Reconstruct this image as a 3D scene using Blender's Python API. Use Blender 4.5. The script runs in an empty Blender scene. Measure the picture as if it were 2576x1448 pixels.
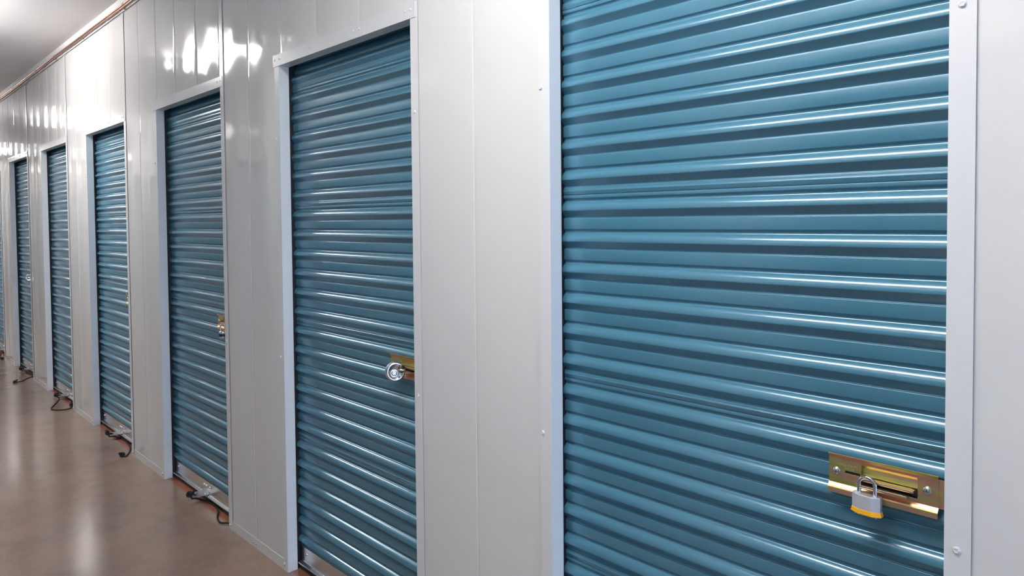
import bpy, bmesh, math, random
from mathutils import Vector, Matrix, noise
random.seed(7)
PI = math.pi
SC = bpy.context.scene
COL = SC.collection

# ------------------------------------------------------------------ mesh builder
class MB:
    def __init__(s): s.v = []; s.f = []; s.sm = []
    def add(s, vs, fs, smooth=False):
        b = len(s.v); s.v += [tuple(p) for p in vs]
        for f in fs: s.f.append(tuple(b+i for i in f)); s.sm.append(smooth)
        return s
    def box(s, x0, x1, y0, y1, z0, z1, mat=None):
        vs = [Vector(p) for p in ((x0,y0,z0),(x1,y0,z0),(x1,y1,z0),(x0,y1,z0),(x0,y0,z1),(x1,y0,z1),(x1,y1,z1),(x0,y1,z1))]
        if mat is not None: vs = [mat @ p for p in vs]
        return s.add(vs, [(0,3,2,1),(4,5,6,7),(0,1,5,4),(1,2,6,5),(2,3,7,6),(3,0,4,7)])
    def prism(s, poly, axis, a, b, smooth=False, mat=None, caps=True):
        """poly: 2-D closed outline; axis 'x' -> (y,z), 'z' -> (x,y), 'y' -> (x,z)"""
        def P(p, t):
            q = Vector({'x': (t, p[0], p[1]), 'y': (p[0], t, p[1]), 'z': (p[0], p[1], t)}[axis])
            return mat @ q if mat is not None else q
        n = len(poly)
        s.add([P(p, a) for p in poly]+[P(p, b) for p in poly], [(i, (i+1) % n, n+(i+1) % n, n+i) for i in range(n)], smooth)
        if caps:
            s.add([P(p, a) for p in poly], [tuple(reversed(range(n)))])
            s.add([P(p, b) for p in poly], [tuple(range(n))])
        return s
    def tube(s, pts, r, seg=10, caps=True):
        pts = [Vector(p) for p in pts]; n = len(pts)
        rr = r if isinstance(r, (list, tuple)) else [r]*n
        t0 = (pts[1]-pts[0]).normalized()
        up = Vector((0,0,1)) if abs(t0.z) < .9 else Vector((1,0,0))
        a = t0.cross(up).normalized(); vs = []
        for i, p in enumerate(pts):
            t = (pts[min(i+1, n-1)]-pts[max(i-1, 0)]).normalized()
            a = (a-t*a.dot(t)).normalized(); b = t.cross(a)
            for k in range(seg):
                w = 2*PI*k/seg; vs.append(p+(a*math.cos(w)+b*math.sin(w))*rr[i])
        fs = [(i*seg+k, i*seg+(k+1) % seg, (i+1)*seg+(k+1) % seg, (i+1)*seg+k) for i in range(n-1) for k in range(seg)]
        s.add(vs, fs, True)
        if caps:
            s.add(vs[:seg], [tuple(reversed(range(seg)))]); s.add(vs[-seg:], [tuple(range(seg))])
        return s
    def lathe(s, prof, M, seg=20, smooth=True):
        """prof: (radius, height) list, axis = local z of M"""
        n = len(prof); vs = []
        for r, h in prof:
            for k in range(seg):
                w = 2*PI*k/seg; vs.append(M @ Vector((r*math.cos(w), r*math.sin(w), h)))
        s.add(vs, [(i*seg+k, i*seg+(k+1) % seg, (i+1)*seg+(k+1) % seg, (i+1)*seg+k) for i in range(n-1) for k in range(seg)], smooth)
        if prof[0][0] > 1e-6: s.add(vs[:seg], [tuple(reversed(range(seg)))])
        if prof[-1][0] > 1e-6: s.add(vs[-seg:], [tuple(range(seg))])
        return s
    def grid(s, nx, nz, fn, smooth=True):
        s.add([fn(i, j) for j in range(nz+1) for i in range(nx+1)],
              [(j*(nx+1)+i, j*(nx+1)+i+1, (j+1)*(nx+1)+i+1, (j+1)*(nx+1)+i) for j in range(nz) for i in range(nx)], smooth)
        return s
    def build(s, name, mat, parent=None, loc=None, fix=True, bevel=0):
        me = bpy.data.meshes.new(name); me.from_pydata(s.v, [], s.f)
        me.polygons.foreach_set('use_smooth', s.sm); me.materials.append(mat)
        if fix:
            bm = bmesh.new(); bm.from_mesh(me); bmesh.ops.recalc_face_normals(bm, faces=bm.faces); bm.to_mesh(me); bm.free()
        me.update()
        o = bpy.data.objects.new(name, me); COL.objects.link(o)
        if parent: o.parent = parent
        if loc: o.location = loc
        if bevel:
            m = o.modifiers.new('bevel', 'BEVEL'); m.width = bevel; m.segments = 2; m.limit_method = 'ANGLE'; m.angle_limit = .6
        return o

def empty(name, loc=(0,0,0), rz=0, label=None, cat=None, group=None, kind=None):
    o = bpy.data.objects.new(name, None); COL.objects.link(o)
    o.location = loc; o.rotation_euler = (0,0,rz); o.empty_display_size = .05
    return tag(o, label, cat, group, kind)
def tag(o, label=None, cat=None, group=None, kind=None):
    if label: o['label'] = label
    if cat: o['category'] = cat
    if group: o['group'] = group
    if kind: o['kind'] = kind
    return o
CH = {}
def copy_tree(o, parent=None):
    c = o.copy(); COL.objects.link(c)
    if parent: c.parent = parent
    for ch in [x for x in list(bpy.data.objects) if x.parent == o]: copy_tree(ch, c)
    return c
def spline(pts, sub=6, closed=False):
    P = [Vector(p) for p in pts]; out = []
    for i in range(len(P)-1):
        a, b, c, d = P[max(i-1,0)], P[i], P[i+1], P[min(i+2, len(P)-1)]
        for k in range(sub):
            t = k/sub
            out.append(.5*((2*b)+(c-a)*t+(2*a-5*b+4*c-d)*t*t+(3*b-a-3*c+d)*t**3))
    out.append(P[-1]); return out
def facing_front(x, y, z):   # local z -> world -Y (out of the wall)
    return Matrix.Translation((x,y,z)) @ Matrix.Rotation(PI/2, 4, 'X')

# ------------------------------------------------------------------ materials
def mat(name, col=(.5,.5,.5), rough=.5, metal=0, spec=.5, coat=0, emis=None, es=0):
    m = bpy.data.materials.new(name); m.use_nodes = True
    b = m.node_tree.nodes['Principled BSDF']
    b.inputs['Base Color'].default_value = (*col, 1); b.inputs['Roughness'].default_value = rough
    b.inputs['Metallic'].default_value = metal; b.inputs['Specular IOR Level'].default_value = spec
    b.inputs['Coat Weight'].default_value = coat
    if emis: b.inputs['Emission Color'].default_value = (*emis, 1); b.inputs['Emission Strength'].default_value = es
    return m
def nt(m): return m.node_tree.nodes, m.node_tree.links, m.node_tree.nodes['Principled BSDF']
def bump(m, scale, strength, dist=.001, detail=3, stretch=(1,1,1)):
    n, l, b = nt(m)
    tc = n.new('ShaderNodeTexCoord'); mp = n.new('ShaderNodeMapping'); mp.inputs['Scale'].default_value = stretch
    t = n.new('ShaderNodeTexNoise'); t.inputs['Scale'].default_value = scale; t.inputs['Detail'].default_value = detail
    bp = n.new('ShaderNodeBump'); bp.inputs['Strength'].default_value = strength; bp.inputs['Distance'].default_value = dist
    l.new(tc.outputs['Object'], mp.inputs[0]); l.new(mp.outputs[0], t.inputs['Vector'])
    l.new(t.outputs[0], bp.inputs['Height']); l.new(bp.outputs[0], b.inputs['Normal'])
    return t, mp
def ramp(n, stops):
    r = n.new('ShaderNodeValToRGB'); e = r.color_ramp.elements
    while len(e) < len(stops): e.new(.5)
    for i, (p, c) in enumerate(stops): e[i].position = p; e[i].color = (*c, 1)
    return r

M_WHITE = mat('white_painted_steel', (.69,.682,.672), .07, spec=.6)
M_TRIM = mat('white_trim_steel', (.70,.70,.71), .2, spec=.6)
M_BLUE = mat('blue_painted_steel', (.063,.190,.276), .21, spec=.78, metal=.12)
M_DARK = mat('black_guide', (.006,.006,.008), .6)
M_CORE = mat('unlit_interior', (.012,.012,.014), .9)
M_RUBBER = mat('black_rubber', (.012,.011,.012), .55)
M_ROPE = mat('black_rope', (.011,.010,.010), .8); bump(M_ROPE, 600, .8, .002, 2)
M_ALU = mat('mill_aluminium', (.74,.73,.73), .26, metal=1); bump(M_ALU, 90, .15, .001, 3, (1,1,8))
M_GALV = mat('galvanised_steel', (.58,.59,.60), .36, metal=1)
M_CHROME = mat('chrome', (.80,.80,.83), .2, metal=1)
M_SCREWZ = mat('zinc_screw', (.6,.62,.66), .2, metal=1)
M_BLACKCH = mat('key_slot_dark', (.02,.02,.022), .4)
M_STEELLAM = mat('laminated_steel', (.86,.88,.93), .5, metal=1)
n, l, b = nt(M_STEELLAM)
tc = n.new('ShaderNodeTexCoord'); w = n.new('ShaderNodeTexWave'); w.bands_direction = 'Z'; w.inputs['Scale'].default_value = 420; w.inputs['Distortion'].default_value = .3
bp = n.new('ShaderNodeBump'); bp.inputs['Strength'].default_value = .3; bp.inputs['Distance'].default_value = .0003
l.new(tc.outputs['Object'], w.inputs['Vector']); l.new(w.outputs[0], bp.inputs['Height']); l.new(bp.outputs[0], b.inputs['Normal'])
M_YELLOW = mat('yellow_bumper', (.82,.40,.01), .4)
M_COPPER = mat('copper', (.64,.40,.31), .3, metal=1); 
M_COPPERD = mat('aged_copper', (.43,.27,.22), .38, metal=1)
# yellow-zinc plated latch: gold with olive and pink tints
M_GOLD = mat('yellow_zinc_plate', (.5,.35,.15), .42, metal=1)
n, l, b = nt(M_GOLD)
tc = n.new('ShaderNodeTexCoord'); mp = n.new('ShaderNodeMapping'); mp.inputs['Scale'].default_value = (5,20,60)
t = n.new('ShaderNodeTexNoise'); t.inputs['Scale'].default_value = 1.3; t.inputs['Detail'].default_value = 2.5
r = ramp(n, [(.32,(.40,.46,.14)),(.42,(.62,.52,.20)),(.50,(.66,.42,.25)),(.60,(.66,.37,.27)),(.70,(.52,.50,.18))])
l.new(tc.outputs['Object'], mp.inputs[0]); l.new(mp.outputs[0], t.inputs['Vector']); l.new(t.outputs[0], r.inputs[0]); l.new(r.outputs[0], b.inputs['Base Color'])
M_GOLDB = mat('brass_zinc_bolt', (.74,.56,.38), .28, metal=1)
M_CEIL = mat('ceiling_paint', (.88,.85,.85), .7, spec=.3); bump(M_CEIL, 260, .35, .002, 4)
M_SOFFIT = mat('white_fascia', (.72,.71,.71), .35)
M_LENS = mat('lamp_diffuser', (.9,.9,.9), .4, emis=(1,.98,.955), es=37)
M_HOUS = mat('lamp_housing', (.8,.8,.8), .4)
# concrete floor
M_FLOOR = mat('sealed_concrete', (.3,.2,.15), .28, spec=.5)
n, l, b = nt(M_FLOOR)
tc = n.new('ShaderNodeTexCoord')
t1 = n.new('ShaderNodeTexNoise'); t1.inputs['Scale'].default_value = 1.4; t1.inputs['Detail'].default_value = 5; t1.inputs['Roughness'].default_value = .55
t2 = n.new('ShaderNodeTexNoise'); t2.inputs['Scale'].default_value = 4; t2.inputs['Detail'].default_value = 8; t2.inputs['Roughness'].default_value = .7
t3 = n.new('ShaderNodeTexNoise'); t3.inputs['Scale'].default_value = 120; t3.inputs['Detail'].default_value = 3
l.new(tc.outputs['Object'], t1.inputs['Vector']); l.new(tc.outputs['Object'], t2.inputs['Vector']); l.new(tc.outputs['Object'], t3.inputs['Vector'])
r1 = ramp(n, [(.30,(.205,.150,.122)),(.5,(.27,.187,.145)),(.70,(.33,.195,.140))])
r2 = ramp(n, [(.36,(.205,.148,.122)),(.52,(.275,.195,.15)),(.66,(.34,.20,.145))])
mx = n.new('ShaderNodeMixRGB'); mx.inputs[0].default_value = .5
l.new(t1.outputs[0], r1.inputs[0]); l.new(t2.outputs[0], r2.inputs[0]); l.new(r1.outputs[0], mx.inputs[1]); l.new(r2.outputs[0], mx.inputs[2])
r3 = ramp(n, [(.3,(.90,.90,.90)),(.7,(1.06,1.06,1.06))]); l.new(t3.outputs[0], r3.inputs[0])
m2 = n.new('ShaderNodeMixRGB'); m2.blend_type = 'MULTIPLY'; m2.inputs[0].default_value = 1
l.new(mx.outputs[0], m2.inputs[1]); l.new(r3.outputs[0], m2.inputs[2])
# redder sealer kept under the doors, along the threshold (a stain band with its own edge)
sx = n.new('ShaderNodeSeparateXYZ'); l.new(tc.outputs['Object'], sx.inputs[0])
nz = n.new('ShaderNodeMath'); nz.operation = 'MULTIPLY_ADD'; nz.inputs[1].default_value = .05; l.new(t2.outputs[0], nz.inputs[0]); l.new(sx.outputs[1], nz.inputs[2])
mr = n.new('ShaderNodeMapRange'); mr.inputs[1].default_value = .030; mr.inputs[2].default_value = .048; l.new(nz.outputs[0], mr.inputs[0])
m3 = n.new('ShaderNodeMixRGB'); m3.inputs[2].default_value = (.30,.115,.075,1); l.new(mr.outputs[0], m3.inputs[0]); l.new(m2.outputs[0], m3.inputs[1])
l.new(m3.outputs[0], b.inputs['Base Color'])
rr = n.new('ShaderNodeMapRange'); rr.inputs[3].default_value = .13; rr.inputs[4].default_value = .22; l.new(t2.outputs[0], rr.inputs[0]); l.new(rr.outputs[0], b.inputs['Roughness'])
bp = n.new('ShaderNodeBump'); bp.inputs['Strength'].default_value = .05; bp.inputs['Distance'].default_value = .002; l.new(t2.outputs[0], bp.inputs['Height']); l.new(bp.outputs[0], b.inputs['Normal'])

# ------------------------------------------------------------------ dimensions (metres)
BAY = 1.524; DW = .9144; DH = 2.1336; TOP = 2.812; CEIL = 2.912
HALL = -1.83; XF = -20.6; XN = 6.0

# ------------------------------------------------------------------ shell
MB().box(XF, XN, HALL-.05, .30, -.08, 0).build('floor', M_FLOOR)['kind'] = 'structure'
fj = MB().box(-6.472, -6.466, HALL, .04, -.002, .0006).build('trim_1', mat('floor_joint', (.06,.045,.04), .8)); fj['kind'] = 'structure'
MB().box(XF, XN, HALL-.05, .35, CEIL, CEIL+.08).build('ceiling', M_CEIL)['kind'] = 'structure'
MB().box(XF-.1, XF, HALL-.05, .35, 0, CEIL).build('wall_far', M_WHITE)['kind'] = 'structure'
MB().box(XN, XN+.1, HALL-.05, -1.68, 0, CEIL).box(XN, XN+.1, -.20, .35, 0, CEIL).box(XN, XN+.1, -1.68, -.20, 2.15, CEIL).build('wall_near', M_WHITE)['kind'] = 'structure'
MB().box(XN, XN+8, -8, 8, -.1, -.02).build('trim_60', mat('outside_paving', (.35,.35,.36), .8))['kind'] = 'structure'

def panel_y(x, z, seed, amp):
    """sheet-metal oil canning: each panel gently bowed between its seams"""
    u = (x % .3048)/.3048
    k = math.floor(x/.3048)
    a = noise.noise(Vector((k*3.7+seed, z*1.1, 2.2)))
    c = noise.noise(Vector((k*5.1+seed, z*.55+4, 7.7)))
    bow = math.sin(PI*u)**2
    y = -amp*(bow*(.75+.9*a) + .35*c*math.sin(2*PI*u))
    # flat near the screwed edges
    e = min(1, z/.35)*min(1, (TOP-z)/.12)
    return y*max(0, e)
def sheet(x0, x1, z0, z1, seed, amp, seams):
    """bowed sheet with thin raised seams at the given x values"""
    xs = set()
    nfull = max(2, int((x1-x0)/.0254))
    for i in range(nfull+1): xs.add(round(x0+(x1-x0)*i/nfull, 5))
    for s in seams:
        xs = {x for x in xs if abs(x-s) > .004}
        for d in (-.0022, -.0010, -.0004, .0004, .0010, .0022): xs.add(round(s+d, 5))
    xs = sorted(x for x in xs if x0 <= x <= x1)
    nz = max(3, int((z1-z0)/.07))
    def fn(i, j):
        x = xs[i]; z = z0+(z1-z0)*j/nz
        y = panel_y(x, z, seed, amp)
        for s in seams:
            if abs(x-s) < .0005: y -= .0010
            elif abs(x-s) < .0011: y += .0004
        return (x, y, z)
    return MB().grid(len(xs)-1, nz, fn)

def hexscrew(mb, x, y, z, r=.0052, h=.0035, hexa=True):
    M = facing_front(x, y, z)
    mb.lathe([(r*1.25,0),(r*1.25,.0008),(r*.95,.0009)], M, 14)
    mb.lathe([(r*.9,.0008),(r*.9,h),(r*.62,h),(r*.55,h-.0006),(0,h-.0006)], M, 6 if hexa else 14, False)
def rivet(mb, x, y, z, r=.0045, h=.0024):
    mb.lathe([(r,0),(r*.9,h*.55),(r*.55,h*.9),(0,h)], facing_front(x,y,z), 12)

def build_wall(name, idxs, mirror):
    """bays: door k spans x = -BAY*k .. -BAY*k+DW, then a two-panel pier up to the next door"""
    root = empty(name, (0,0,0), kind='structure')
    for k in idxs:
        xl = -BAY*k + (-.007 if k == 0 else 0); xr = xl+(DW if k else .905); xn = -BAY*(k-1)+(-.007 if k == 1 else 0)
        amp = .0034 if k >= 1 else .0006
        pier = sheet(xr, xn, 0, TOP, k*11+1, amp*.8 if k>1 else .0006, [xr+.2975]).build('wall_panel', M_WHITE, root, fix=False)
        over = sheet(xl, xr, DH+.001, TOP, k*11+5, amp*1.1, [xl+.001, xl+.3048, xl+.6096, xr-.001]).build('wall_panel', M_WHITE, root, fix=False)
        # base channel and its screws on the pier
        bb = MB().box(xr+.0005, xn-.0405, -.000, .0, 0, .045); bb.v = [(x, -.0022 if i in (0,1,4,5) else .001, z) for i, (x,y,z) in enumerate(bb.v)]
        bo = bb.build('base_channel', M_WHITE, root)
        sc = MB()
        for dx in (.022, .276, .302, xn-xr-.030): rivet(sc, xr+dx, -.0032, .021, .0042, .003)
        sc.build('base_screws', M_SCREWZ, bo)
    x0 = -BAY*max(idxs)-.3; x1 = -BAY*min(idxs)+BAY
    core = MB().box(x0, x1, .16, .2, 0, CEIL).box(x0, x1, .004, .16, DH+.20, DH+.24)
    for k in idxs:
        xr = -BAY*k+DW; core.box(xr+.03, xr+BAY-DW-.03, .012, .16, .0, TOP)
    core.build('wall_core', M_CORE, root)
    up = MB().box(x0, x1, -.0005, .16, TOP-.002, CEIL).build('fascia', M_SOFFIT, root)
    rail = MB().box(x0, x1, -.0085, -.0070, TOP, TOP+.030).box(x0, x1, -.0070, -.0005, TOP+.026, TOP+.030).build('top_rail', M_TRIM, root)
    rv = MB(); x = -BAY*max(idxs)
    while x < x1:
        rivet(rv, x-.024, -.0085, TOP+.011, .0038, .002); rivet(rv, x+.016, -.0085, TOP+.011, .0038, .002); x += .3048
    rv.build('rail_rivets', M_SCREWZ, rail)
    return root

IDX = list(range(-3, 16))
wr = build_wall('wall_right', IDX, False)
wl = copy_tree(wr); wl.name = 'wall_left'; wl.location = (-16.1, HALL, 0); wl.rotation_euler = (0,0,PI)

# ------------------------------------------------------------------ door frame (trim), roller door
PITCH = .0817; FLAT0 = 1.488
def rib_profile():
    """one corrugation, top to bottom: flat pan, groove, S-curve out over the rib, straight underside"""
    p = [(0,.0612),(.0003,.0605),(.0007,.0601),(.0012,.06),(.027,.06),(.0280,.0603),(.0289,.0613),(.0300,.0629),(.0318,.0643),(.0336,.0648)]
    A = math.radians(62); r2, r1 = .0050, .0225
    z, y = .0350, .0649
    for i in range(7):
        a = A*i/6; p.append((z+r2*math.sin(a), y-r2*(1-math.cos(a))))
    z, y = p[-1]
    for i in range(1, 15):
        a = A*(1-i/14); p.append((z+r1*(math.sin(A)-math.sin(a)), y-r1*(math.cos(a)-math.cos(A))))
    z, y = p[-1]
    p += [(z+.0008,y+.0001),(z+.0018,y+.0005),(z+.0027,y+.0013),(.0768,.0629),(.0776,.0634),(.0788,.0637),(.0799,.0636),(.0808,.0630),(.0814,.0620)]
    return p
PROF = rib_profile()
SEAM = [(0,.0612),(.0003,.0605),(.0008,.0601),(.0014,.06),(.0060,.06),(.0068,.0596),(.0073,.0589),(.0080,.0585),(.0100,.0585),(.0108,.0588),(.0116,.0592),
        (.0182,.0592),(.0186,.0596),(.0188,.0615),(.0194,.0615),(.0196,.0602),(.0200,.06)] + PROF[4:]
def curtain_points():
    pts = []; z = FLAT0+PITCH*10; k = 10
    while k > -17:
        z = FLAT0+PITCH*k
        pr = SEAM if (k-1) % 6 == 0 else PROF
        # near the top the sheet leans back on to its roll
        for i, (dz, y) in enumerate(pr): pts.append((y+1.5*max(0, z-dz-2.035)**2, z-dz))
        k -= 1
    pts.append((.0612, FLAT0-PITCH*17+.0817*0+.0002))
    return pts
def make_curtain(w, parent):
    pts = curtain_points(); mb = MB(); n = len(pts)
    x0, x1 = -.009, w+.006
    front = [(x, y, z) for (y, z) in pts for x in (x0, x1)]
    back = [(x, y+.0012, z) for (y, z) in pts for x in (x0, x1)]
    mb.add(front, [(2*i, 2*i+1, 2*i+3, 2*i+2) for i in range(n-1)], True)
    mb.add(back, [(2*i, 2*i+2, 2*i+3, 2*i+1) for i in range(n-1)], True)
    e = front+back; o = 2*n
    mb.add(e, [(2*i, 2*i+2, o+2*i+2, o+2*i) for i in range(n-1)]+[(2*i+1, o+2*i+1, o+2*i+3, 2*i+3) for i in range(n-1)]+[(0,o,o+1,1),(2*n-2,2*n-1,o+2*n-1,o+2*n-2)], False)
    return mb.build('curtain', M_BLUE, parent, fix=False)

def make_frame(w):
    root = empty('trim_2', kind='structure')
    T = .0015
    j = MB()   # left jamb: face flange + return
    j.box(-.040, 0, -.0042, -.0034, 0, DH+.001).box(-.0018, 0, -.0034, .040, 0, DH+.001).box(-.040, -.0385, -.0024, 0, 0, DH)
    jo = j.build('jamb', M_TRIM, root, bevel=.0002)
    s = MB()
    for z in (.917, 1.833, .03): hexscrew(s, -.031, -.0042, z)
    s.build('screws', M_TRIM, jo)
    j = MB()   # right jamb runs up to the top rail
    j.box(w, w+.0395, -.0042, -.0034, 0, TOP).box(w, w+.0018, -.0034, .040, 0, DH+.001)
    jo = j.build('jamb', M_TRIM, root, bevel=.0002)
    j2 = MB()
    for z in (.920, 1.835): hexscrew(j2, w+.019, -.0042, z)
    hexscrew(j2, w+.012, -.0042, .022, .0045)
    j2.build('screws', M_TRIM, jo)
    h = MB().box(-.048, w+.030, -.0064, -.0044, DH, DH+.049).box(-.0, w, -.0044, .040, DH, DH+.0018).box(-.048, w+.030, -.0046, -.0040, DH+.001, DH+.049)
    ho = h.build('header', M_TRIM, root, bevel=.0005)
    r = MB()
    for x in (-.030, .010, .273, .313, .581, .618, .889, .921):
        rivet(r, x*w/DW, -.0064, DH+.0275)
    r.build('rivets', M_TRIM, ho)
    g = MB().box(-.014, -.011, .041, .075, 0, DH+.05).box(-.0135, -.004, .0405, .0470, 0, DH).box(w+.009, w+.012, .041, .075, 0, DH+.05)
    g.build('side_guide', M_DARK, root)
    return root

def make_latch(parent, x0, xend, text=True):
    """slide-bolt latch plate pressed over the ribs; x from the door's left edge"""
    e = MB(); px1 = x0+.190
    prof = [(.0385,1.0245),(.0385,1.0225),(.0440,1.0165),(.0440,.9660),(.0385,.9605),(.0370,.9580),(.0365,.9480)]
    th = .0015
    def outline(p): return p+[(a+th, b) for a, b in reversed(p)]
    pk = (x0+.060, x0+.156, .9735, 1.0115)       # pocket opening
    sl = (x0+.030, x0+.058, .9885, .9935)        # empty slot
    full = lambda a, b: e.prism(outline(prof), 'x', a, b)
    full(x0, sl[0]); full(pk[1], px1)
    mid = lambda a, b, zt, zb: (e.prism(outline(prof[:3]+[(.0440, zt)]), 'x', a, b), e.prism(outline([(.0440, zb)]+prof[3:]), 'x', a, b))
    mid(sl[0], sl[1], sl[3], sl[2]); full(sl[1], pk[0]); mid(pk[0], pk[1], pk[3], pk[2])
    e.box(px1, xend, .044, .0455, .9650, 1.0170)
    # pocket: sloping back, ends and floor slot
    e.prism([(.0455,pk[3]),(.0515,pk[3]-.006),(.0495,pk[2]+.016),(.0510,pk[2]+.016),(.0530,pk[3]-.0055),(.0465,pk[3])], 'x', pk[0], pk[1])
    e.box(pk[0]-.001, pk[0], .0455, .053, pk[2], pk[3]); e.box(pk[1], pk[1]+.001, .0455, .053, pk[2], pk[3])
    lp = e.build('latch', M_GOLD, parent, bevel=.0007)
    d = MB().box(pk[0]-.002, pk[1]+.004, .0535, .0545, pk[2]-.002, pk[3]).box(sl[0]-.002, sl[1]+.002, .0465, .0475, sl[2]-.002, sl[3]+.002)
    d.box(pk[1]-.008, pk[1]+.0005, .0435, .0438, .9770, .9900)
    d.build('slot', M_BLACKCH, lp)
    b = MB()     # doubled bolt handle
    xa = x0+.064
    b.prism([(.029,.9905),(.029,.9855),(.050,.9835),(.050,.9885)], 'x', xa, x0+.153)
    b.prism([(.020,.9812),(.020,.9757),(.037,.9735),(.037,.9785)], 'x', xa, x0+.145)
    b.build('slide_bolt', M_GOLDB, lp, bevel=.0016)
    for sx, sz in ((x0+.0145, .9895), (x0+.172, .9925)):
        s = MB(); M = facing_front(sx, .044, sz)
        s.lathe([(.0082,0),(.0082,.0008),(.0074,.0022),(.0055,.0038),(.0030,.0046),(0,.0048)], M, 20)
        s.box(sx-.0040, sx+.0040, .0392, .0400, sz-.0008, sz+.0008).box(sx-.0008, sx+.0008, .0392, .0400, sz-.004, sz+.004)
        s.build('screw', M_SCREWZ, lp)
    if text:
        for body, tx, tz in (('ROLL RIGHT', x0+.036, 1.0025), ('DOOR', x0+.038, .9960)):
            c = bpy.data.curves.new('t', 'FONT'); c.body = body; c.size = .0056; c.extrude = .0003; c.offset = 0; c.align_x = 'CENTER'; c.resolution_u = 2; c.space_character = 1.15
            o = bpy.data.objects.new('t', c); COL.objects.link(o)
            me = bpy.data.meshes.new_from_object(o.evaluated_get(bpy.context.evaluated_depsgraph_get())); me.materials.clear(); me.materials.append(M_GOLDB2)
            bpy.data.objects.remove(o)
            q = bpy.data.objects.new('stamped_lettering', me); COL.objects.link(q); q.parent = lp
            q.rotation_euler = (PI/2, 0, 0); q.location = (tx, .0439, tz)
    return lp
M_GOLDB2 = mat('bright_stamping', (.95,.80,.52), .3, metal=1)

def make_door(w, latch_x, text=False):
    root = empty('roller_door')
    make_curtain(w, root)
    # bottom bar: aluminium angle with projecting lip
    prof = [(.0565,.1000),(.0580,.0980),(.0580,.0400),(.0565,.0360),(.0430,.0315),(.0420,.0305),(.0420,.0265),(.0640,.0265),(.0640,.1000)]
    bar = MB().prism(prof, 'x', .001, w-.001).build('bottom_bar', M_ALU, root, bevel=.0005)
    MB().prism([(.0480,.0264),(.0500,.0020),(.0520,0),(.0620,0),(.0640,.0264)], 'x', .001, w-.001).build('rubber_seal', M_RUBBER, bar)
    s = MB()
    for x in (.050, w-.05, w/2-.018, w/2+.012, w/2+.060): rivet(s, x, .0580, .075, .0055, .006)
    s.build('rivets', M_CHROME, bar)
    st = MB()
    for dz in (.0, .005, .010): st.box(w/2+.150, w/2+.205, .0576, .0580, .052+dz, .0528+dz)
    st.box(w/2+.150, w/2+.151, .0576, .058, .052, .0628).box(w/2+.204, w/2+.205, .0576, .058, .052, .0628)
    st.build('stamp_mark', M_BLACKCH, bar)
    make_latch(root, latch_x, w+.004, text)
    # foot bracket that the pull rope hangs from
    c = w/2
    br = MB()
    br.prism([(c-.028,.056),(c+.054,.056),(c+.052,.012),(c+.034,-.020),(c-.016,-.020),(c-.028,.010)], 'z', .0380, .0408)
    br.box(c-.028, c+.054, .0545, .0575, .0380, .0500)
    bo = br.build('pull_bracket', M_GALV, root, bevel=.0006)
    bt = MB().lathe([(.0055,-.004),(.0055,0),(.0028,.001),(.0028,.020),(.0050,.021),(.0050,.024),(0,.0245)], Matrix.Translation((c+.040,.040,.0408)), 10)
    bt.lathe([(.0028,-.010),(.0028,0),(.0062,.0005),(.0062,.004),(0,.0045)], Matrix.Translation((c+.010,.004,.0408)), 8)
    bt.build('bolt', M_SCREWZ, bo)
    return root

def knot(mb, c, s=1.0, seed=0):
    """a fist knot: three crossing loops and a frayed end"""
    c = Vector(c); rnd = random.Random(seed)
    for q in range(3):
        R = Matrix.Rotation(rnd.uniform(0, PI), 3, 'X') @ Matrix.Rotation(rnd.uniform(0, PI), 3, 'Y')
        pts = [c + R @ Vector((.0085*s*math.cos(a), .0085*s*math.sin(a), .0025*s*math.sin(2*a))) for a in [2*PI*i/14 for i in range(15)]]
        mb.tube(pts, .0055*s, 8)
    d = Vector((rnd.uniform(-1,1), rnd.uniform(-1,1), .5)).normalized()
    mb.tube([c, c+d*.012*s, c+d*.022*s], [.006*s, .0055*s, .006*s], 8)

def rope(door, c, pts, seed, endknot=True):
    """pts are (x relative to the door's left edge, y, z)"""
    mb = MB(); tip = Vector((c+.012, -.026, .046))
    P = spline([tip+Vector((0,0,.002)), tip+Vector((.004,.006,-.020))]+[Vector(p) for p in pts], 7)
    mb.tube(P, .0041, 9); knot(mb, tip+Vector((-.004,-.004,.004)), 1.25, seed)
    mb.tube([tip, tip+Vector((.010,.012,.002)), tip+Vector((.018,.022,.0)) ], .005, 8)
    if endknot: knot(mb, P[-1]+Vector((0,0,.004)), 1.2, seed+5)
    return mb.build('pull_rope', M_ROPE, door)

L0, W0 = -.007, .905
GDOOR = 'blue roller doors along the corridor'
doors = {}
proto = make_door(DW, .712)
frame = make_frame(DW)
labels = {
 0: 'nearest and largest blue ribbed roller door, closed, locked with a yellow-banded padlock',
 1: 'blue roller door locked with a round silver disc padlock, second nearest the camera',
 2: 'blue roller door with a half-hidden chrome padlock at its right edge, third nearest the camera',
 3: 'bright-topped blue roller door with no lock hanging on it, fourth nearest the camera',
 4: 'narrow-looking blue roller door whose black rope makes a wide open loop on the floor',
 5: 'distant blue roller door beside a thin floor joint, with a small round lock',
 6: 'farthest blue roller door, only a sliver in view at the left edge of the photo',
}
for k in range(0, 7):
    if k == 0:
        d = make_door(W0, .695, True); f = make_frame(W0); d.location = f.location = (L0, 0, 0)
    else:
        d = proto if k == 1 else copy_tree(proto); d.location = (-BAY*k, 0, 0)
        f = frame if k == 1 else copy_tree(frame); f.location = (-BAY*k, 0, 0)
    tag(d, labels[k], 'roller door', GDOOR); f.name = 'trim_%d' % (k+2)
    doors[k] = d
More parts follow.
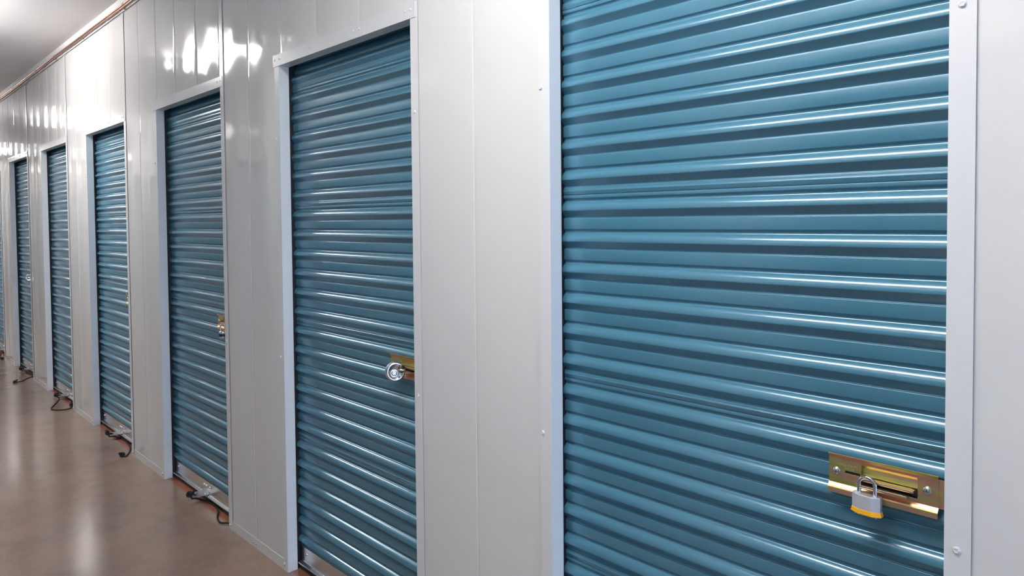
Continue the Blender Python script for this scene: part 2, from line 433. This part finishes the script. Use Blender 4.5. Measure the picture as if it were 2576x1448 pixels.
# doors of the same kind outside the view: next ones on this side, and those across the corridor (seen only as reflections)
nd = 1; ntm = 20
for k in (-3, -2, -1, 7, 8, 9, 10, 11, 12):
    c = copy_tree(proto); c.location = (-BAY*k, 0, 0)
    f = copy_tree(frame); f.location = (-BAY*k, 0, 0)
    for q in (c,):
        q.name = 'door_%d' % nd; nd += 1
        for p in ('label','category','group'):
            if p in q: del q[p]
        q['kind'] = 'structure'
    f.name = 'trim_%d' % ntm; ntm += 1
for k in range(-2, 13):
    c = copy_tree(proto); f = copy_tree(frame)
    for q in (c, f):
        q.rotation_euler = (0,0,PI); q.location = (-16.1+BAY*k, HALL, 0)
    for p in ('label','category','group'):
        if p in c: del c[p]
    c['kind'] = 'structure'; c.name = 'door_%d' % nd; nd += 1; f.name = 'trim_%d' % ntm; ntm += 1

# ropes (floor-plane shapes read from the photo, relative to each door's left edge)
def rel(k, pts): return [(x+BAY*k, y, z) for x, y, z in pts]
C = DW/2
rope(doors[1], C, rel(2, [(-2.60,.012,.009),(-2.546,.038,.007),(-2.417,.040,.006),(-2.353,.030,.006),(-2.296,.003,.006),(-2.246,-.011,.006),(-2.21,-.012,.006),(-2.16,.012,.006)]), 3)
rope(doors[2], C, rel(2, [(-2.60,.008,.012),(-2.546,.036,.008),(-2.478,.046,.006),(-2.417,.045,.006),(-2.353,.030,.006),(-2.296,.003,.006),(-2.246,-.011,.006),(-2.21,-.012,.006),(-2.18,.012,.006),(-2.13,.020,.006)]), 4)
rope(doors[3], C, rel(3, [(-4.13,.018,.012),(-4.063,.044,.007),(-3.945,.044,.006),(-3.797,.024,.006),(-3.690,-.016,.006),(-3.640,-.048,.006),(-3.67,-.058,.008)]), 5)
rope(doors[4], C, rel(4, [(-5.674,.000,.010),(-5.558,-.036,.006),(-5.430,-.090,.006),(-5.340,-.122,.006),(-5.285,-.116,.006),(-5.232,-.070,.006),(-5.235,-.020,.006),(-5.28,.012,.006),(-5.33,.018,.008)]), 6)
rope(doors[5], C, rel(5, [(-7.20,.016,.010),(-7.09,.012,.007),(-6.99,.034,.006),(-6.885,.034,.006),(-6.855,.005,.006),(-6.80,-.045,.006),(-6.712,-.090,.006),(-6.692,-.150,.006)]), 7)
rope(doors[6], C, rel(6, [(-8.62,.010,.010),(-8.52,.0,.006),(-8.40,-.03,.006),(-8.27,-.045,.006),(-8.17,-.035,.006)]), 8)

# ------------------------------------------------------------------ padlocks
# laminated padlock with a yellow bumper on the nearest door
M_SHACK = mat('polished_shackle', (.62,.62,.66), .13, metal=1)
pl = empty('padlock', (.7655, .0225, .9305), math.radians(-3), 'laminated steel padlock with a yellow band, hanging from the gold latch of the nearest door', 'padlock')
def octo(hw, hd, ch): cx = ch*1.7; return [(-hw,-hd+ch),(-hw+cx,-hd),(hw-cx,-hd),(hw,-hd+ch),(hw,hd-ch),(hw-cx,hd),(-hw+cx,hd),(-hw,hd-ch)]
body = MB()
for i in range(14):
    z0 = .0085+i*.0019; body.prism(octo(.0252,.0128,.0080), 'z', z0, z0+.00172)
    body.prism(octo(.0250,.0126,.0080), 'z', z0+.00172, z0+.0019)
body.prism(octo(.0240,.0118,.0080), 'z', .0351, .0362)
body.build('lock_body', M_STEELLAM, pl)
def loft(mb, a, b, za, zb):
    n = len(a); mb.add([(x,y,za) for x,y in a]+[(x,y,zb) for x,y in b], [(i,(i+1)%n,n+(i+1)%n,n+i) for i in range(n)]+[tuple(range(n-1,-1,-1)), tuple(range(n,2*n))]); return mb
loft(MB(), octo(.0276,.0140,.0084), octo(.0258,.0132,.0082), 0, .0088).build('bumper', M_YELLOW, pl, bevel=.0006)
pl2 = MB().prism(octo(.0235,.0112,.0078), 'z', -.0022, 0)
for i in range(6):
    for j in (-1, 1): pl2.lathe([(.0019,0),(.0019,.0014),(0,.0018)], Matrix.Translation((-.019+i*.0076, j*.0072, -.0022)) @ Matrix.Rotation(PI, 4, 'X'), 8)
pl2.build('keyway_plate', M_SCREWZ, pl)
R = .0145; zc = .0525
sh = [(-R,0,.0355),(-R,0,zc-.004)]+[(-R*math.cos(a),0,zc+R*math.sin(a)) for a in [PI*i/16 for i in range(17)]]+[(R,0,zc-.004),(R,0,.0355)]
MB().tube(sh, .0038, 14).build('shackle', M_SHACK, pl)

def disc_lock(loc, rz, label, tilt=0):
    t = empty('disc_padlock', loc, rz, label, 'padlock', None)
    t.rotation_euler = (tilt, 0, rz)
    F = facing_front(0,0,0)
    bm_ = MB().lathe([(.0,-.013),(.030,-.013),(.0335,-.010),(.0345,-.006),(.0345,.004),(.0335,.007),(.0320,.0075),(.0320,.0090),(.0300,.0110),(.0265,.0122),(.0258,.0110),(0,.0110)], F, 44)
    bd = bm_.build('lock_body', M_CHROME, t)
    # notch where the bolt passes, seen as a dark half-round bite
    MB().lathe([(.0125,.0112),(.0125,.0122),(0,.0124)], facing_front(.0195,0,.008), 26).build('shackle_opening', M_BLACKCH, bd)
    MB().tube([(.0125,-.012,.0060),(.0135,-.0155,.0055),(.020,-.0165,.0050),(.030,-.0150,.0045)], .0050, 12).build('shackle', M_GOLDB, t)
    MB().lathe([(.0125,.0110),(.0125,.0122),(.0112,.0128),(.0105,.0124),(.0098,.0124),(.0092,.0132),(.0050,.0132)], facing_front(-.0060,0,-.0045), 26).build('cylinder_ring', M_CHROME, bd)
    MB().lathe([(.0050,.0131),(.0044,.0133),(0,.0130)], facing_front(-.0060,0,-.0045), 14).build('keyhole', M_BLACKCH, bd)
    return t
dl = disc_lock((-.724, .000, .979), math.radians(66), 'round silver disc padlock on the second nearest blue door')
c = bpy.data.curves.new('t', 'FONT'); c.body = 'A'; c.size = .012; c.extrude = .0002; c.align_x = 'CENTER'; c.resolution_u = 2; c.offset = .0005
o = bpy.data.objects.new('t', c); COL.objects.link(o)
me = bpy.data.meshes.new_from_object(o.evaluated_get(bpy.context.evaluated_depsgraph_get())); me.materials.clear(); me.materials.append(M_BLACKCH)
bpy.data.objects.remove(o)
q = bpy.data.objects.new('stamped_letter', me); COL.objects.link(q); q.parent = dl
q.matrix_local = Matrix.Translation((.0075,-.0116,-.0205)) @ Matrix.Rotation(PI/2, 4, 'X') @ Matrix.Rotation(math.radians(-60), 4, 'Z') 
d2 = disc_lock((-6.765, .000, .978), math.radians(66), 'tiny round chrome lock at the right edge of the distant door by the floor joint')
# small chrome padlock half hidden behind the frame, third door
cp = empty('padlock', (-2.200, .012, .920), math.radians(50), 'shiny chrome padlock half hidden behind the white frame of the third nearest door', 'padlock')
cb = MB().lathe([(0,-.0),(.016,0),(.0185,.003),(.0190,.008),(.0190,.026),(.0185,.031),(.015,.035),(0,.0355)], Matrix.Translation((0,0,0)), 26)
cb.build('lock_body', M_CHROME, cp)
MB().lathe([(.0192,.010),(.0195,.011),(.0195,.022),(.0192,.023)], Matrix.Identity(4), 26).build('painted_reflection', mat('dark_blue_reflection', (.01,.02,.06), .25), cp)  # dark blue reflection in the chrome, painted as a ring round the body
R = .0115; zc = .056
sh = [(-R,0,.033),(-R,0,zc-.004)]+[(-R*math.cos(a),0,zc+R*math.sin(a)) for a in [PI*i/12 for i in range(13)]]+[(R,0,zc-.004),(R,0,.033)]
MB().tube(sh, .0033, 12).build('shackle', M_SHACK, cp)

# ------------------------------------------------------------------ copper pipes on the top rail
def pipe(name, y, z, r, m, label, clips, coup, xa=XF+.1, xb=XN-.1):
    t = empty(name, (0,0,0), 0, label, 'pipe', 'copper pipes along the top of the wall')
    pts = []; x = xa
    while x < xb: pts.append((x, y, z+.0018*math.sin(x*1.9)+.001*math.sin(x*5.1+y*90))); x += .2
    pts.append((xb, y, z))
    MB().tube(pts, r, 14).build('tube', m, t)
    for cx in clips:
        zz = z+.0018*math.sin(cx*1.9)
        q = MB()
        q.tube([(cx-.011, y, zz), (cx+.011, y, zz)], r+.0022, 14)
        q.box(cx-.008, cx+.008, y, -.0070, zz-.004, zz+.001)
        q.box(cx-.008, cx+.008, -.0100, -.0085, zz-.034, zz+.002)
        rivet(q, cx, -.0100, zz-.027, .0045, .007)
        q.build('clip', M_COPPERD, t)
    for cx in coup:
        MB().tube([(cx-.028, y, z+.0018*math.sin(cx*1.9)), (cx+.028, y, z+.0018*math.sin(cx*1.9))], r+.0025, 14).build('coupling', M_COPPERD, t)
    return t
pipe('copper_pipe', -.0210, 2.8420, .0057, M_COPPER, 'upper of the two copper pipes, brighter orange, running just below the ceiling', [-12.6,-10.8,-9.0,-7.2,-5.39,-3.55,-1.7,.1,1.9], [-6.10])
pipe('copper_pipe', -.0180, 2.8300, .0048, M_COPPERD, 'lower of the two copper pipes, darker and thinner, against the top rail of the wall', [], [-6.14,-4.55])

# ------------------------------------------------------------------ lamps: surface wrap fluorescents on the ceiling
def lamp(x, label):
    t = empty('ceiling_light', (x, -.93, CEIL), 0, label, 'ceiling light', 'fluorescent fixtures on the corridor ceiling')
    MB().box(-.61, .61, -.030, .030, -.020, 0).build('housing', M_HOUS, t)
    MB().prism([(-.035,-.002),(-.132,-.066),(-.122,-.088),(-.085,-.102),(.085,-.102),(.122,-.088),(.132,-.066),(.035,-.002)], 'x', -.60, .60).build('diffuser', M_LENS, t)
    for s in (-1, 1): MB().box(s*.60 if s > 0 else -.612, .612 if s > 0 else -.60, -.130, .130, -.104, -.002).build('end_cap', M_HOUS, t)
LX = (.36, -4.50, -9.24, -14.16, -19.1)
for x, lb in zip(LX, ('overhead lamp nearest the first roller door, out of frame', 'overhead lamp just beyond the top left corner of the photo', 'third overhead lamp down the corridor, seen only as a reflection', 'fourth overhead lamp down the corridor', 'overhead lamp at the far end of the corridor')):
    lamp(x, lb)

# ------------------------------------------------------------------ world, camera, view
w = bpy.data.worlds.new('world'); SC.world = w; w.use_nodes = True
w.node_tree.nodes['Background'].inputs[0].default_value = (.50,.70,1,1); w.node_tree.nodes['Background'].inputs[1].default_value = 20
pl_ = bpy.data.lights.new('doorway_portal', 'AREA'); pl_.shape = 'RECTANGLE'; pl_.size = 1.48; pl_.size_y = 2.15
po = bpy.data.objects.new('doorway_portal', pl_); COL.objects.link(po); po.location = (XN+.05, -.94, 1.075); po.rotation_euler = (PI/2, 0, PI/2)
pl_.cycles.is_portal = True
F, PX, PY = 1745.197, 1288.0, 607.53
yaw, pitch, roll = .7761045, .0300405, -.0085819
f = Vector((-math.cos(yaw)*math.cos(pitch), math.sin(yaw)*math.cos(pitch), -math.sin(pitch)))
r = f.cross(Vector((0,0,1))).normalized(); u = r.cross(f)
r2 = math.cos(roll)*r+math.sin(roll)*u; u2 = -math.sin(roll)*r+math.cos(roll)*u
cam = bpy.data.cameras.new('camera'); co = bpy.data.objects.new('camera', cam); COL.objects.link(co)
co.matrix_world = Matrix(((r2.x,u2.x,-f.x,1.2191984),(r2.y,u2.y,-f.y,-1.3489354),(r2.z,u2.z,-f.z,1.4834216),(0,0,0,1)))
cam.sensor_width = 36; cam.lens = F/2576*36; cam.shift_y = -(724-PY)/2576; cam.clip_start = .02
SC.camera = co
SC.view_settings.view_transform = 'Standard'; SC.view_settings.look = 'None'; SC.view_settings.gamma = 1
SC.view_settings.exposure = 0.0
SC.cycles.max_bounces = 8; SC.cycles.glossy_bounces = 5; SC.cycles.diffuse_bounces = 5
SC.cycles.sample_clamp_indirect = 8
